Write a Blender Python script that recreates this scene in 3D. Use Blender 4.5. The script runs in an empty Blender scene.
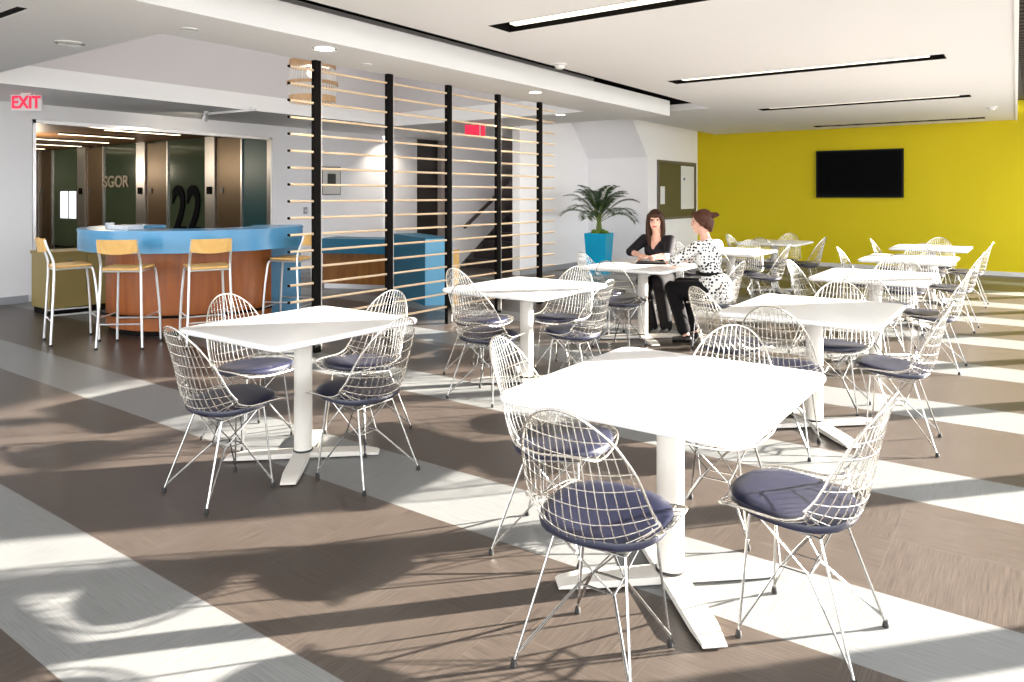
import bpy, math, random
from mathutils import Vector, Matrix, Quaternion
random.seed(7)
S = bpy.context.scene
COL = S.collection
PI = math.pi

# ------------------------------------------------------------------ mesh builder
class MB:
    def __init__(self):
        self.v = []; self.f = []; self.m = []; self.mi = 0
    def add(self, vs, fs):
        b = len(self.v)
        self.v.extend([tuple(p) for p in vs])
        for q in fs:
            self.f.append([b + i for i in q]); self.m.append(self.mi)
    def box(self, x0, y0, z0, x1, y1, z1):
        if x0 > x1: x0, x1 = x1, x0
        if y0 > y1: y0, y1 = y1, y0
        if z0 > z1: z0, z1 = z1, z0
        vs = [(x0,y0,z0),(x1,y0,z0),(x1,y1,z0),(x0,y1,z0),(x0,y0,z1),(x1,y0,z1),(x1,y1,z1),(x0,y1,z1)]
        self.add(vs, [(0,3,2,1),(4,5,6,7),(0,1,5,4),(1,2,6,5),(2,3,7,6),(3,0,4,7)])
        return self
    def beam(self, a, b, w, h, up=(0,0,1)):
        """box along a->b, width w (sideways), height h (along up)"""
        a = Vector(a); b = Vector(b); d = (b-a).normalized(); up = Vector(up)
        s = d.cross(up).normalized(); u = s.cross(d).normalized()
        vs = []
        for p in (a, b):
            for i, j in ((-1,-1),(1,-1),(1,1),(-1,1)):
                vs.append(p + s*(i*w/2) + u*(j*h/2))
        self.add(vs, [(0,1,2,3),(7,6,5,4),(0,4,5,1),(1,5,6,2),(2,6,7,3),(3,7,4,0)])
        return self
    def prism(self, poly, z0, z1):
        n = len(poly)
        vs = [(x,y,z0) for x,y in poly] + [(x,y,z1) for x,y in poly]
        fs = [tuple(range(n))[::-1], tuple(range(n, 2*n))]
        for i in range(n):
            j = (i+1) % n
            fs.append((i, j, n+j, n+i))
        self.add(vs, fs)
        return self
    def extrude(self, poly3, vec):
        n = len(poly3); vec = Vector(vec)
        vs = [Vector(p) for p in poly3] + [Vector(p)+vec for p in poly3]
        fs = [tuple(range(n))[::-1], tuple(range(n, 2*n))]
        for i in range(n):
            j = (i+1) % n
            fs.append((i, j, n+j, n+i))
        self.add(vs, fs)
        return self
    def tube(self, pts, r, n=6, closed=False, cap=True, flat=None):
        pts = [Vector(p) for p in pts]
        k = len(pts)
        rs = r if isinstance(r, (list, tuple)) else [r]*k
        tang = []
        for i in range(k):
            if closed:
                t = pts[(i+1) % k] - pts[i-1]
            else:
                t = pts[min(i+1, k-1)] - pts[max(i-1, 0)]
            tang.append(t.normalized())
        ref = Vector((0,0,1)) if abs(tang[0].z) < .9 else Vector((1,0,0))
        nrm = (ref - tang[0]*ref.dot(tang[0])).normalized()
        vs = []
        for i in range(k):
            if i:
                q = tang[i-1].rotation_difference(tang[i])
                nrm = (q @ nrm); nrm = (nrm - tang[i]*nrm.dot(tang[i])).normalized()
            bn = tang[i].cross(nrm)
            for j in range(n):
                a = 2*PI*j/n
                vs.append(pts[i] + (nrm*math.cos(a) + bn*math.sin(a)*(flat or 1))*rs[i])
        fs = []
        for i in range(k if closed else k-1):
            a = i*n; b = ((i+1) % k)*n
            for j in range(n):
                j2 = (j+1) % n
                fs.append((a+j, a+j2, b+j2, b+j))
        if cap and not closed:
            fs.append(tuple(range(n))[::-1]); fs.append(tuple(range((k-1)*n, k*n)))
        self.add(vs, fs)
        return self
    def lathe(self, prof, n=24, c=(0,0), a0=0, a1=2*PI, cap=True):
        full = abs(a1-a0-2*PI) < 1e-6
        m = n if full else n+1
        vs = []
        for r, z in prof:
            for j in range(m):
                a = a0 + (a1-a0)*j/n
                vs.append((c[0]+r*math.cos(a), c[1]+r*math.sin(a), z))
        fs = []
        for i in range(len(prof)-1):
            for j in range(n):
                j2 = (j+1) % m if full else j+1
                fs.append((i*m+j, i*m+j2, (i+1)*m+j2, (i+1)*m+j))
        if full and cap:
            fs.append(tuple(range(m))[::-1]); fs.append(tuple(range((len(prof)-1)*m, len(prof)*m)))
        self.add(vs, fs)
        return self
    def arcwall(self, c, r0, r1, z0, z1, a0, a1, n=48):
        """closed solid sector of a ring"""
        vs = []
        for j in range(n+1):
            a = a0+(a1-a0)*j/n
            ca, sa = math.cos(a), math.sin(a)
            for r, z in ((r0,z0),(r1,z0),(r1,z1),(r0,z1)):
                vs.append((c[0]+r*ca, c[1]+r*sa, z))
        fs = [(0,1,2,3), (4*n+3,4*n+2,4*n+1,4*n)]
        for j in range(n):
            for i in range(4):
                i2 = (i+1) % 4
                fs.append((4*j+i, 4*(j+1)+i, 4*(j+1)+i2, 4*j+i2))
        self.add(vs, fs)
        return self
    def ball(self, c, rx, ry=None, rz=None, nu=14, nv=10, rot=None):
        ry = ry or rx; rz = rz or rx
        vs = []; c = Vector(c)
        for i in range(nv+1):
            t = PI*i/nv
            for j in range(nu):
                a = 2*PI*j/nu
                p = Vector((rx*math.sin(t)*math.cos(a), ry*math.sin(t)*math.sin(a), rz*math.cos(t)))
                if rot: p = rot @ p
                vs.append(c+p)
        fs = []
        for i in range(nv):
            for j in range(nu):
                j2 = (j+1) % nu
                if i == 0: fs.append((j, nu+j, nu+j2))
                elif i == nv-1: fs.append((i*nu+j, (i+1)*nu+j, i*nu+j2))
                else: fs.append((i*nu+j, (i+1)*nu+j, (i+1)*nu+j2, i*nu+j2))
        self.add(vs, fs)
        return self
    def mesh(self, name, mats, smooth=False):
        me = bpy.data.meshes.new(name)
        me.from_pydata(self.v, [], self.f)
        for mt in (mats if isinstance(mats, (list, tuple)) else [mats]): me.materials.append(mt)
        me.polygons.foreach_set('material_index', self.m)
        if smooth:
            me.polygons.foreach_set('use_smooth', [True]*len(me.polygons))
            try: me.set_sharp_from_angle(angle=math.radians(smooth if smooth is not True else 40))
            except Exception: pass
        me.update()
        return me
    def build(self, name, mats, parent=None, smooth=False, loc=None, rotz=0):
        return place(name, self.mesh(name, mats, smooth), parent, loc, rotz)

def place(name, me, parent=None, loc=None, rotz=0):
    o = bpy.data.objects.new(name, me)
    COL.objects.link(o)
    if parent: o.parent = parent
    if loc: o.location = loc
    if rotz: o.rotation_euler = (0,0,rotz)
    return o

def tag(o, label, cat, group=None, kind=None):
    o['label'] = label; o['category'] = cat
    if group: o['group'] = group
    if kind: o['kind'] = kind
    return o

def thing(name, label, cat, loc=(0,0,0), rotz=0, group=None):
    o = bpy.data.objects.new(name, None)
    o.empty_display_size = .1
    COL.objects.link(o)
    o.location = loc; o.rotation_euler = (0,0,rotz)
    return tag(o, label, cat, group)

def struct(o):
    o['kind'] = 'structure'
    return o

def kids(o):
    return [c for c in bpy.data.objects if c.parent == o]

def copy_thing(src, loc, rotz, label, group):
    r = src.copy(); COL.objects.link(r)
    r.location = loc; r.rotation_euler = (0,0,rotz); r['label'] = label; r['group'] = group
    for ch in kids(src):
        c = ch.copy(); COL.objects.link(c); c.parent = r
        for g in kids(ch):
            d = g.copy(); COL.objects.link(d); d.parent = c
    return r

# ------------------------------------------------------------------ materials
def srgb(r, g, b):
    f = lambda u: (u/255/12.92) if u/255 <= .04045 else ((u/255+.055)/1.055)**2.4
    return (f(r), f(g), f(b), 1)

def mat(name, col, rough=.5, metal=0, spec=.5, var=0, scale=8, bump=0, coat=0, emit=None, estr=0):
    m = bpy.data.materials.new(name); m.use_nodes = True
    nt = m.node_tree; b = nt.nodes['Principled BSDF']
    c = col if len(col) == 4 else (*col, 1)
    b.inputs['Base Color'].default_value = c
    b.inputs['Roughness'].default_value = rough
    b.inputs['Metallic'].default_value = metal
    b.inputs['Specular IOR Level'].default_value = spec
    b.inputs['Coat Weight'].default_value = coat
    if emit:
        b.inputs['Emission Color'].default_value = emit
        b.inputs['Emission Strength'].default_value = estr
    if var or bump:
        tc = nt.nodes.new('ShaderNodeTexCoord'); n = nt.nodes.new('ShaderNodeTexNoise')
        n.inputs['Scale'].default_value = scale; n.inputs['Detail'].default_value = 4
        nt.links.new(tc.outputs['Object'], n.inputs['Vector'])
        if var:
            mx = nt.nodes.new('ShaderNodeMix'); mx.data_type = 'RGBA'
            mx.inputs['A'].default_value = tuple(x*(1-var) for x in c[:3]) + (1,)
            mx.inputs['B'].default_value = tuple(min(1, x*(1+var)) for x in c[:3]) + (1,)
            nt.links.new(n.outputs['Fac'], mx.inputs['Factor'])
            nt.links.new(mx.outputs['Result'], b.inputs['Base Color'])
        if bump:
            bp = nt.nodes.new('ShaderNodeBump'); bp.inputs['Strength'].default_value = bump
            bp.inputs['Distance'].default_value = .01
            nt.links.new(n.outputs['Fac'], bp.inputs['Height']); nt.links.new(bp.outputs['Normal'], b.inputs['Normal'])
    return m

def wood(name, c1, c2, rough=.4, scale=(1.2, 14, 1.2), spec=.4):
    m = mat(name, c1, rough, spec=spec); nt = m.node_tree; b = nt.nodes['Principled BSDF']
    tc = nt.nodes.new('ShaderNodeTexCoord'); mp = nt.nodes.new('ShaderNodeMapping')
    mp.inputs['Scale'].default_value = scale
    n = nt.nodes.new('ShaderNodeTexNoise'); n.inputs['Scale'].default_value = 3; n.inputs['Detail'].default_value = 6
    n.inputs['Distortion'].default_value = .6
    r = nt.nodes.new('ShaderNodeValToRGB')
    r.color_ramp.elements[0].position = .3; r.color_ramp.elements[0].color = c1
    r.color_ramp.elements[1].position = .7; r.color_ramp.elements[1].color = c2
    nt.links.new(tc.outputs['Object'], mp.inputs['Vector']); nt.links.new(mp.outputs['Vector'], n.inputs['Vector'])
    nt.links.new(n.outputs['Fac'], r.inputs['Fac']); nt.links.new(r.outputs['Color'], b.inputs['Base Color'])
    return m

def floor_material():
    m = bpy.data.materials.new('striped_plank_floor'); m.use_nodes = True
    nt = m.node_tree; N = nt.nodes; L = nt.links; b = N['Principled BSDF']
    tc = N.new('ShaderNodeTexCoord'); sp = N.new('ShaderNodeSeparateXYZ'); L.new(tc.outputs['Object'], sp.inputs[0])
    def M(op, a, bb=None, c=None):
        n = N.new('ShaderNodeMath'); n.operation = op
        for i, x in enumerate((a, bb, c)):
            if x is None: continue
            if isinstance(x, (int, float)): n.inputs[i].default_value = x
            else: L.new(x, n.inputs[i])
        return n.outputs[0]
    X, Y = sp.outputs[0], sp.outputs[1]
    ph = M('FLOORED_MODULO', Y, 1.5)
    stripe = M('GREATER_THAN', ph, 1.0)                       # pale band 1.0 .. 1.5
    ty = M('FLOOR', M('DIVIDE', Y, .5)); tx = M('FLOOR', M('DIVIDE', X, .5))
    chk = M('FLOORED_MODULO', M('ADD', tx, ty), 2)            # quarter-turned tiles
    def streak(sx, sy):
        mp = N.new('ShaderNodeMapping'); mp.inputs['Scale'].default_value = (sx, sy, 1)
        L.new(tc.outputs['Object'], mp.inputs['Vector'])
        n = N.new('ShaderNodeTexNoise'); n.inputs['Scale'].default_value = 1; n.inputs['Detail'].default_value = 3
        n.inputs['Roughness'].default_value = .65
        L.new(mp.outputs[0], n.inputs['Vector']); return n.outputs['Fac']
    sA = streak(5, 230); sB = streak(230, 5)
    mx = N.new('ShaderNodeMix'); mx.data_type = 'FLOAT'
    L.new(chk, mx.inputs[0]); L.new(sA, mx.inputs[2]); L.new(sB, mx.inputs[3])
    g = mx.outputs[0]
    def ramp(c1, c2):
        r = N.new('ShaderNodeValToRGB'); r.color_ramp.elements[0].position = .32; r.color_ramp.elements[1].position = .68
        r.color_ramp.elements[0].color = c1; r.color_ramp.elements[1].color = c2
        L.new(g, r.inputs['Fac']); return r.outputs['Color']
    dark = ramp((.042, .0325, .027, 1), (.094, .074, .061, 1))
    pale = ramp((.15, .153, .152, 1), (.225, .229, .225, 1))
    cm = N.new('ShaderNodeMix'); cm.data_type = 'RGBA'
    L.new(stripe, cm.inputs['Factor']); L.new(dark, cm.inputs['A']); L.new(pale, cm.inputs['B'])
    # thin seams between tiles
    fx = M('FLOORED_MODULO', X, .5); fy = M('FLOORED_MODULO', Y, .5)
    seam = M('MAXIMUM', M('LESS_THAN', fx, .003), M('LESS_THAN', fy, .003))
    sm = N.new('ShaderNodeMix'); sm.data_type = 'RGBA'
    L.new(M('MULTIPLY', seam, .09), sm.inputs['Factor']); L.new(cm.outputs['Result'], sm.inputs['A'])
    sm.inputs['B'].default_value = (.3, .27, .24, 1)
    L.new(sm.outputs['Result'], b.inputs['Base Color'])
    rr = M('MULTIPLY_ADD', g, .22, .24)
    L.new(rr, b.inputs['Roughness'])
    b.inputs['Specular IOR Level'].default_value = .32
    bp = N.new('ShaderNodeBump'); bp.inputs['Strength'].default_value = .12; bp.inputs['Distance'].default_value = .002
    L.new(g, bp.inputs['Height']); L.new(bp.outputs['Normal'], b.inputs['Normal'])
    return m

def polka_material():
    m = mat('polka_dot_blouse', (.82, .8, .77), .8, spec=.2); nt = m.node_tree; b = nt.nodes['Principled BSDF']
    tc = nt.nodes.new('ShaderNodeTexCoord'); v = nt.nodes.new('ShaderNodeTexVoronoi')
    v.inputs['Scale'].default_value = 33; v.inputs['Randomness'].default_value = .55
    lt = nt.nodes.new('ShaderNodeMath'); lt.operation = 'LESS_THAN'; lt.inputs[1].default_value = .40
    mx = nt.nodes.new('ShaderNodeMix'); mx.data_type = 'RGBA'
    mx.inputs['A'].default_value = (.82, .8, .77, 1); mx.inputs['B'].default_value = (.012, .011, .012, 1)
    nt.links.new(tc.outputs['Object'], v.inputs['Vector']); nt.links.new(v.outputs['Distance'], lt.inputs[0])
    nt.links.new(lt.outputs[0], mx.inputs['Factor']); nt.links.new(mx.outputs['Result'], b.inputs['Base Color'])
    return m

def glass_material(name, tint, see=.75, rough=.05):
    m = bpy.data.materials.new(name); m.use_nodes = True; nt = m.node_tree
    for n in list(nt.nodes): nt.nodes.remove(n)
    out = nt.nodes.new('ShaderNodeOutputMaterial'); t = nt.nodes.new('ShaderNodeBsdfTransparent')
    t.inputs['Color'].default_value = tint
    g = nt.nodes.new('ShaderNodeBsdfGlossy'); g.inputs['Roughness'].default_value = rough
    g.inputs['Color'].default_value = (.8, .85, .85, 1)
    f = nt.nodes.new('ShaderNodeFresnel'); f.inputs['IOR'].default_value = 1.16
    mx = nt.nodes.new('ShaderNodeMixShader')
    nt.links.new(f.outputs[0], mx.inputs[0]); nt.links.new(t.outputs[0], mx.inputs[1]); nt.links.new(g.outputs[0], mx.inputs[2])
    nt.links.new(mx.outputs[0], out.inputs['Surface'])
    return m

M_ = {}
M_['floor'] = floor_material()
M_['ceil'] = mat('ceiling_paint', (.83, .81, .80), .9, spec=.2, var=.012, scale=2)
M_['soffit'] = mat('lightened_ceiling_paint', (.90, .89, .88), .9, spec=.2, var=.012, scale=2)  # same white as the ceiling, lightened to offset the soffit's weak light
M_['wall'] = mat('white_wall_paint', (.90, .89, .905), .85, spec=.2, var=.015, scale=2)
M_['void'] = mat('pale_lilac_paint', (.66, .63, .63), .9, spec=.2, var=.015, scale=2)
M_['yellow'] = mat('mustard_wall_paint', (.62, .495, .004), .6, spec=.25, var=.02, scale=1.5)
M_['base'] = mat('baseboard_grey', (.33, .34, .36), .5)
M_['basel'] = mat('baseboard_pale', (.6, .58, .55), .5)
M_['black'] = mat('black_metal', (.005, .004, .0035), .8, spec=.1)
M_['gap'] = mat('black_void', (.006, .005, .005), .9, spec=.1)
M_['louver'] = mat('dark_brown_louver', (.03, .022, .015), .6)
M_['steel'] = mat('brushed_silver', (.62, .6, .6), .32, metal=.9, var=.06, scale=30)
M_['bronze'] = mat('bronze_stile', (.17, .115, .065), .35, metal=.5, var=.15, scale=3)
M_['chrome'] = mat('chair_wire_plated', (.78, .75, .69), .27, metal=.9, spec=.6)
M_['rod'] = mat('chair_rod_plated', (.42, .41, .39), .25, metal=.95, spec=.6)
M_['pad'] = mat('dark_blue_leather', (.014, .0155, .034), .34, spec=.5, var=.12, scale=14, bump=.05)
M_['rubber'] = mat('black_rubber', (.015, .014, .013), .7)
M_['lam'] = mat('white_laminate', (.80, .79, .775), .32, spec=.45, var=.008, scale=4)
M_['edge'] = mat('white_edge_band', (.74, .72, .69), .45)
M_['wcol'] = mat('white_enamel', (.68, .635, .57), .42, spec=.4)
M_['stoolm'] = mat('silver_tube', (.7, .7, .7), .3, metal=.7, spec=.5)
M_['beech'] = wood('beech_ply', (.74, .42, .12, 1), (.86, .55, .20, 1), .4, (2, 16, 2))
M_['railw'] = wood('pale_timber_rail', (.72, .52, .32, 1), (.82, .64, .44, 1), .5, (9, 1, 9))
M_['cherry'] = wood('cherry_veneer', (.25, .060, .007, 1), (.36, .10, .014, 1), .38, (5, 5, .7))
M_['cherryd'] = wood('dark_cherry_veneer', (.16, .065, .018, 1), (.24, .105, .035, 1), .4, (5, 5, .7))
M_['blue'] = mat('sky_blue_laminate', (.085, .33, .60), .22, spec=.5, var=.04, scale=2)
M_['blued'] = mat('deep_blue_laminate', (.012, .15, .26), .4, spec=.35, var=.05, scale=2)
M_['orangew'] = wood('orange_wood_panel', (.24, .085, .012, 1), (.36, .14, .02, 1), .45, (5, 5, .7))
M_['bluep'] = mat('blue_laminate_panel', (.065, .235, .40), .35, spec=.5, var=.04, scale=2)
M_['bluel'] = mat('light_blue_panel', (.14, .42, .64), .35, spec=.5, var=.04, scale=2)
M_['olive'] = mat('olive_panel', (.27, .20, .065), .5, var=.1, scale=3)
M_['teal'] = mat('turquoise_glaze', (.006, .36, .62), .25, spec=.5, var=.05, scale=3)
M_['tealw'] = mat('teal_partition', (.01, .10, .12), .35, var=.1, scale=1.5)
M_['greenw'] = mat('dark_green_partition', (.045, .062, .04), .3, var=.25, scale=.9)
M_['stair'] = mat('dark_brown_stair', (.032, .023, .022), .6)
M_['skirt'] = mat('grey_brown_stringer', (.10, .09, .09), .6)
M_['handr'] = mat('brown_handrail', (.075, .05, .045), .5)
M_['doord'] = mat('dark_brown_door', (.028, .02, .014), .5, var=.3, scale=1.2)
M_['brownc'] = wood('brown_wood_ceiling', (.24, .115, .045, 1), (.32, .16, .065, 1), .5, (3, 3, 3))
M_['gglass'] = mat('dark_green_glass', (.072, .105, .070), .12, spec=.45, var=.25, scale=.7)
M_['innerf'] = mat('dark_carpet', (.05, .042, .038), .9)
M_['screen'] = mat('tv_screen', (.002, .002, .0025), .5, spec=.03)
M_['bezel'] = mat('tv_bezel', (.006, .006, .006), .5, spec=.15)
M_['cork'] = mat('olive_felt', (.115, .098, .03), .9, var=.1, scale=30)
M_['paper'] = mat('white_paper', (.75, .76, .78), .8)
M_['note'] = mat('blue_pin', (.03, .06, .2), .5)
M_['frame'] = mat('brown_grey_frame', (.16, .14, .13), .4, metal=.4)
M_['lamp'] = mat('light_diffuser', (.9, .88, .8), .5, emit=(1, .91, .72, 1), estr=1.25)
M_['lampb'] = mat('bright_strip', (.9, .88, .8), .5, emit=(1, .86, .6, 1), estr=4)
M_['down'] = mat('downlight_lens', (.9, .9, .85), .5, emit=(1, .95, .85, 1), estr=5)
M_['white'] = mat('white_plastic', (.8, .79, .77), .4)
M_['exit_r'] = mat('red_exit_letters', (.8, .02, .08), .5, emit=(1, .02, .08, 1), estr=.35)
M_['exit_p'] = mat('exit_face', (.78, .76, .76), .5)
M_['letter'] = mat('beige_letters', (.42, .37, .30), .5)
M_['navy'] = mat('navy_numerals', (.002, .0025, .007), .8, spec=.1)
M_['artp'] = mat('art_print', (.06, .06, .05), .7, var=.7, scale=16)
M_['mat_board'] = mat('picture_mount', (.68, .66, .62), .8)
M_['leaf'] = mat('palm_leaf', (.016, .042, .009), .45, spec=.5, var=.4, scale=5)
M_['stem'] = mat('palm_stem', (.13, .17, .035), .6, var=.3, scale=12)
M_['moss'] = mat('bright_moss', (.10, .17, .015), .95, var=.5, scale=40, bump=.6)
M_['skin'] = mat('skin', (.70, .40, .30), .5, spec=.35)
M_['lips'] = mat('lips', (.40, .08, .075), .4)
M_['eye'] = mat('eye_dark', (.02, .015, .012), .2)
M_['hair1'] = mat('dark_brown_hair', (.040, .018, .010), .6, spec=.2, var=.4, scale=30, bump=.3)
M_['hair2'] = mat('auburn_hair', (.062, .020, .009), .55, spec=.25, var=.4, scale=30, bump=.3)
M_['blazer'] = mat('black_blazer_cloth', (.013, .011, .014), .8, spec=.2)
M_['trouser'] = mat('black_trouser_cloth', (.009, .008, .009), .85, spec=.15)
M_['polka'] = polka_material()
M_['shoe'] = mat('black_shoe', (.01, .009, .009), .3)
M_['clear'] = glass_material('door_glass', (.80, .90, .84, 1))
M_['bamboo'] = wood('pendant_wood', (.55, .33, .16, 1), (.68, .44, .25, 1), .5, (3, 3, 3))
M_['pane_lit'] = mat('glowing_pane', (.8, .85, .9), .5, emit=(.85, .92, 1, 1), estr=1.1)
M_['ground'] = mat('bounce_ground', (.30, .295, .285), .9, var=.1, scale=1)  # unseen ground, added to bounce sunlight up to the ceiling

# ------------------------------------------------------------------ camera, world, sun
cam = bpy.data.cameras.new('camera'); co = bpy.data.objects.new('camera', cam); COL.objects.link(co)
co.location = (0, 0, 1.48); co.rotation_euler = (PI/2, 0, math.radians(35.7))
cam.sensor_width = 36; cam.lens = 728/1024*36
cam.shift_y = -(341-195)/1024
cam.clip_start = .05; cam.clip_end = 300
S.camera = co

w = bpy.data.worlds.new('world'); S.world = w; w.use_nodes = True
bg = w.node_tree.nodes['Background']
bg.inputs['Color'].default_value = (.92, .96, 1.0, 1); bg.inputs['Strength'].default_value = 4.8

sun = bpy.data.lights.new('sun', 'SUN'); so = bpy.data.objects.new('sun', sun); COL.objects.link(so)
EL = math.radians(15); AZ = math.radians(41.8)
to_sun = Vector((math.cos(EL)*math.sin(AZ), math.cos(EL)*math.cos(AZ), math.sin(EL)))
so.rotation_euler = (-to_sun).to_track_quat('-Z', 'Y').to_euler()
so.location = (6, 6, 8)
sun.energy = 40; sun.angle = math.radians(.6); sun.color = (1, .93, .83)

S.view_settings.view_transform = 'Standard'
try: S.view_settings.look = 'None'
except Exception: pass
S.view_settings.gamma = 1; S.view_settings.use_curve_mapping = False
S.view_settings.exposure = 0.5
S.cycles.use_denoising = True
S.cycles.max_bounces = 10; S.cycles.diffuse_bounces = 6; S.cycles.glossy_bounces = 4
S.cycles.transparent_max_bounces = 12
S.cycles.sample_clamp_indirect = 6
S.cycles.caustics_reflective = False; S.cycles.caustics_refractive = False

# ------------------------------------------------------------------ room shell
def plates(mb, x0, x1, y0, y1, z0, z1, holes):
    xs = sorted({x0, x1, *[h[0] for h in holes], *[h[1] for h in holes]})
    ys = sorted({y0, y1, *[h[2] for h in holes], *[h[3] for h in holes]})
    for i in range(len(xs)-1):
        for j in range(len(ys)-1):
            cx = (xs[i]+xs[i+1])/2; cy = (ys[j]+ys[j+1])/2
            if any(h[0] < cx < h[1] and h[2] < cy < h[3] for h in holes): continue
            mb.box(xs[i], ys[j], z0, xs[i+1], ys[j+1], z1)

struct(MB().box(-11.4, -3.3, -.1, 1.9, 16.3, 0).build('floor', M_['floor']))
struct(MB().box(-60, -60, -.6, 80, 80, -.45).build('ground', M_['ground']))

LIGHTS = [(-3.60, -.72, y) for y in (4.82, 8.34, 11.86, 15.38)]
LW = .15
mb = MB()
holes = [(a, b, y-LW, y+LW) for a, b, y in LIGHTS]
plates(mb, -4.15, -.5, -3.2, 16.1, 2.85, 2.95, holes)
EX = lambda y: -.12-.0172*(y-6.2)                     # free right edge, slightly out of square
mb.prism([(-.5, -3.2), (EX(-3.2), -3.2), (EX(16.1), 16.1), (-.5, 16.1)], 2.85, 2.95)
mb.box(-5.88, 11.15, 2.85, -4.15, 16.1, 2.95)
struct(mb.build('ceiling', M_['ceil']))
# white bulkhead and soffit along the slatted screen, ceiling over the lobby side
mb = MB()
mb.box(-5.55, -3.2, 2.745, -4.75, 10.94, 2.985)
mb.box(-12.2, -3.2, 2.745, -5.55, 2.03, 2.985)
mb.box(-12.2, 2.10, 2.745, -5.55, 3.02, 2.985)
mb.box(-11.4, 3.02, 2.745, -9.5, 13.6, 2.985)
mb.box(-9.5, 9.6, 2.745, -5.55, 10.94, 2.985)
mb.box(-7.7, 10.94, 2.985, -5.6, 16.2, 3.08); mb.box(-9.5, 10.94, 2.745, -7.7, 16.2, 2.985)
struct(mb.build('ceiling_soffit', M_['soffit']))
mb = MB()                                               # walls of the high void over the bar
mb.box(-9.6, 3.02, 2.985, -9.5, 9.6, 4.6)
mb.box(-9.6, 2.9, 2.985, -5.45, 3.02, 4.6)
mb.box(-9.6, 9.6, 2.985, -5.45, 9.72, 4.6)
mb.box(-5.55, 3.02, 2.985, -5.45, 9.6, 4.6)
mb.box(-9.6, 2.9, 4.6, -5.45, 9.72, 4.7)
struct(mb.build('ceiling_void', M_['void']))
mb = MB()                                               # black slot above the ceiling edge
mb.box(-5.45, -3.2, 3.25, -4.2, 16.1, 3.3)
mb.box(-4.15, -3.2, 2.951, -4.10, 11.15, 3.25)
mb.box(-5.88, 11.151, 2.951, -4.15, 11.2, 3.25)
mb.box(-5.60, -3.2, 3.09, -5.56, 16.2, 3.3); mb.box(-5.56, -3.2, 3.25, -5.45, 16.2, 3.3)
mb.box(-5.56, 9.72, 2.99, -5.54, 10.94, 3.25)
mb.box(-12.2, 2.03, 2.748, -5.55, 2.10, 2.77)
struct(mb.build('ceiling_slot', M_['gap']))
# dark louvred ceiling beyond the right edge
mb = MB()
mb.box(-.5, -3.2, 3.2, 1.9, 16.3, 3.25)
for k in range(120):
    y = -3 + k*.16
    mb.box(-.15, y, 3.06, 1.6, y+.03, 3.2)
struct(mb.build('ceiling_louvers', M_['louver']))
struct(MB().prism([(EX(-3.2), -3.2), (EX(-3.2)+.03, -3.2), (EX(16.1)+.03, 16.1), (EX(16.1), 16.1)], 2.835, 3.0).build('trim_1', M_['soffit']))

# yellow back wall
struct(MB().box(-6.31, 16.1, 0, 2.1, 16.3, 3.3).build('wall_back', M_['yellow']))
struct(MB().box(-6.31, 16.075, 0, 2.1, 16.1, .075).build('baseboard_back', M_['basel']))
# white walls by the noticeboard, with the sloped underside of the stair above
mb = MB()
mb.box(-7.7, 13.45, 0, -6.31, 16.3, 3.2)
mb.extrude([(-7.68, 13.45, 2.24), (-7.68, 13.45, 3.1), (-7.68, 12.62, 3.1)], (1.37, 0, 0))
struct(mb.build('wall_right', M_['wall']))
struct(MB().box(-7.85, 10.94, 0, -7.68, 16.2, 3.2).build('wall_stair', M_['wall']))
mb = MB()
mb.box(-7.68, 13.43, 0, -6.29, 13.45, .1); mb.box(-6.31, 13.45, 0, -6.29, 16.08, .1)
mb.box(-7.68, 10.94, 0, -7.66, 13.45, .1)
struct(mb.build('baseboard_right', M_['base']))
# long white wall of the lobby with the glazed opening
OY0, OY1, OZ = 4.32, 8.22, 2.53
mb = MB()
mb.box(-11.38, -3.2, 0, -11.3, OY0, 2.75); mb.box(-11.38, OY1, 0, -11.3, 11.0, 2.75)
mb.box(-11.38, OY0, OZ, -11.3, OY1, 2.75)
mb.box(-11.5, 11.26, 0, -11.3, 12.06, 2.75); mb.box(-11.62, 11.0, 0, -11.5, 11.26, 2.75)
struct(mb.build('wall_left', M_['wall']))
mb = MB()
mb.box(-11.3, -3.2, 0, -11.27, OY0-.06, .1); mb.box(-11.3, OY1+.06, 0, -11.27, 11.0, .1)
struct(mb.build('baseboard_left', M_['base']))
mb = MB()
mb.box(-11.39, OY0, 0, -11.28, OY0+.04, OZ); mb.box(-11.39, OY1-.04, 0, -11.28, OY1, OZ)
mb.box(-11.39, OY0, OZ-.05, -11.28, OY1, OZ)
struct(mb.build('trim_2', M_['steel']))
# corridor end and dark doorway
struct(MB().box(-11.45, 12.06, 0, -11.32, 12.78, 2.75).build('door_1', M_['doord']))
mb = MB()
mb.box(-11.4, 12.78, 0, -11.2, 14.2, 2.75); mb.box(-11.4, 14.2, 0, -9.5, 14.3, 3.1)
struct(mb.build('wall_corridor', mat('warm_grey_paint', (.42, .36, .32), .8, var=.03)))
struct(MB().box(-9.62, 11.1, 0, -9.5, 16.2, 4.0).build('wall_stairwell', M_['wall']))
struct(MB().box(-9.5, 12.75, 0, -9.49, 16.0, 2.745).build('stairwell_shade_panel', mat('stairwell_shade', (.12, .095, .088), .8)))  # dark panel painted in for the gloom deep in the stairwell
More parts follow.
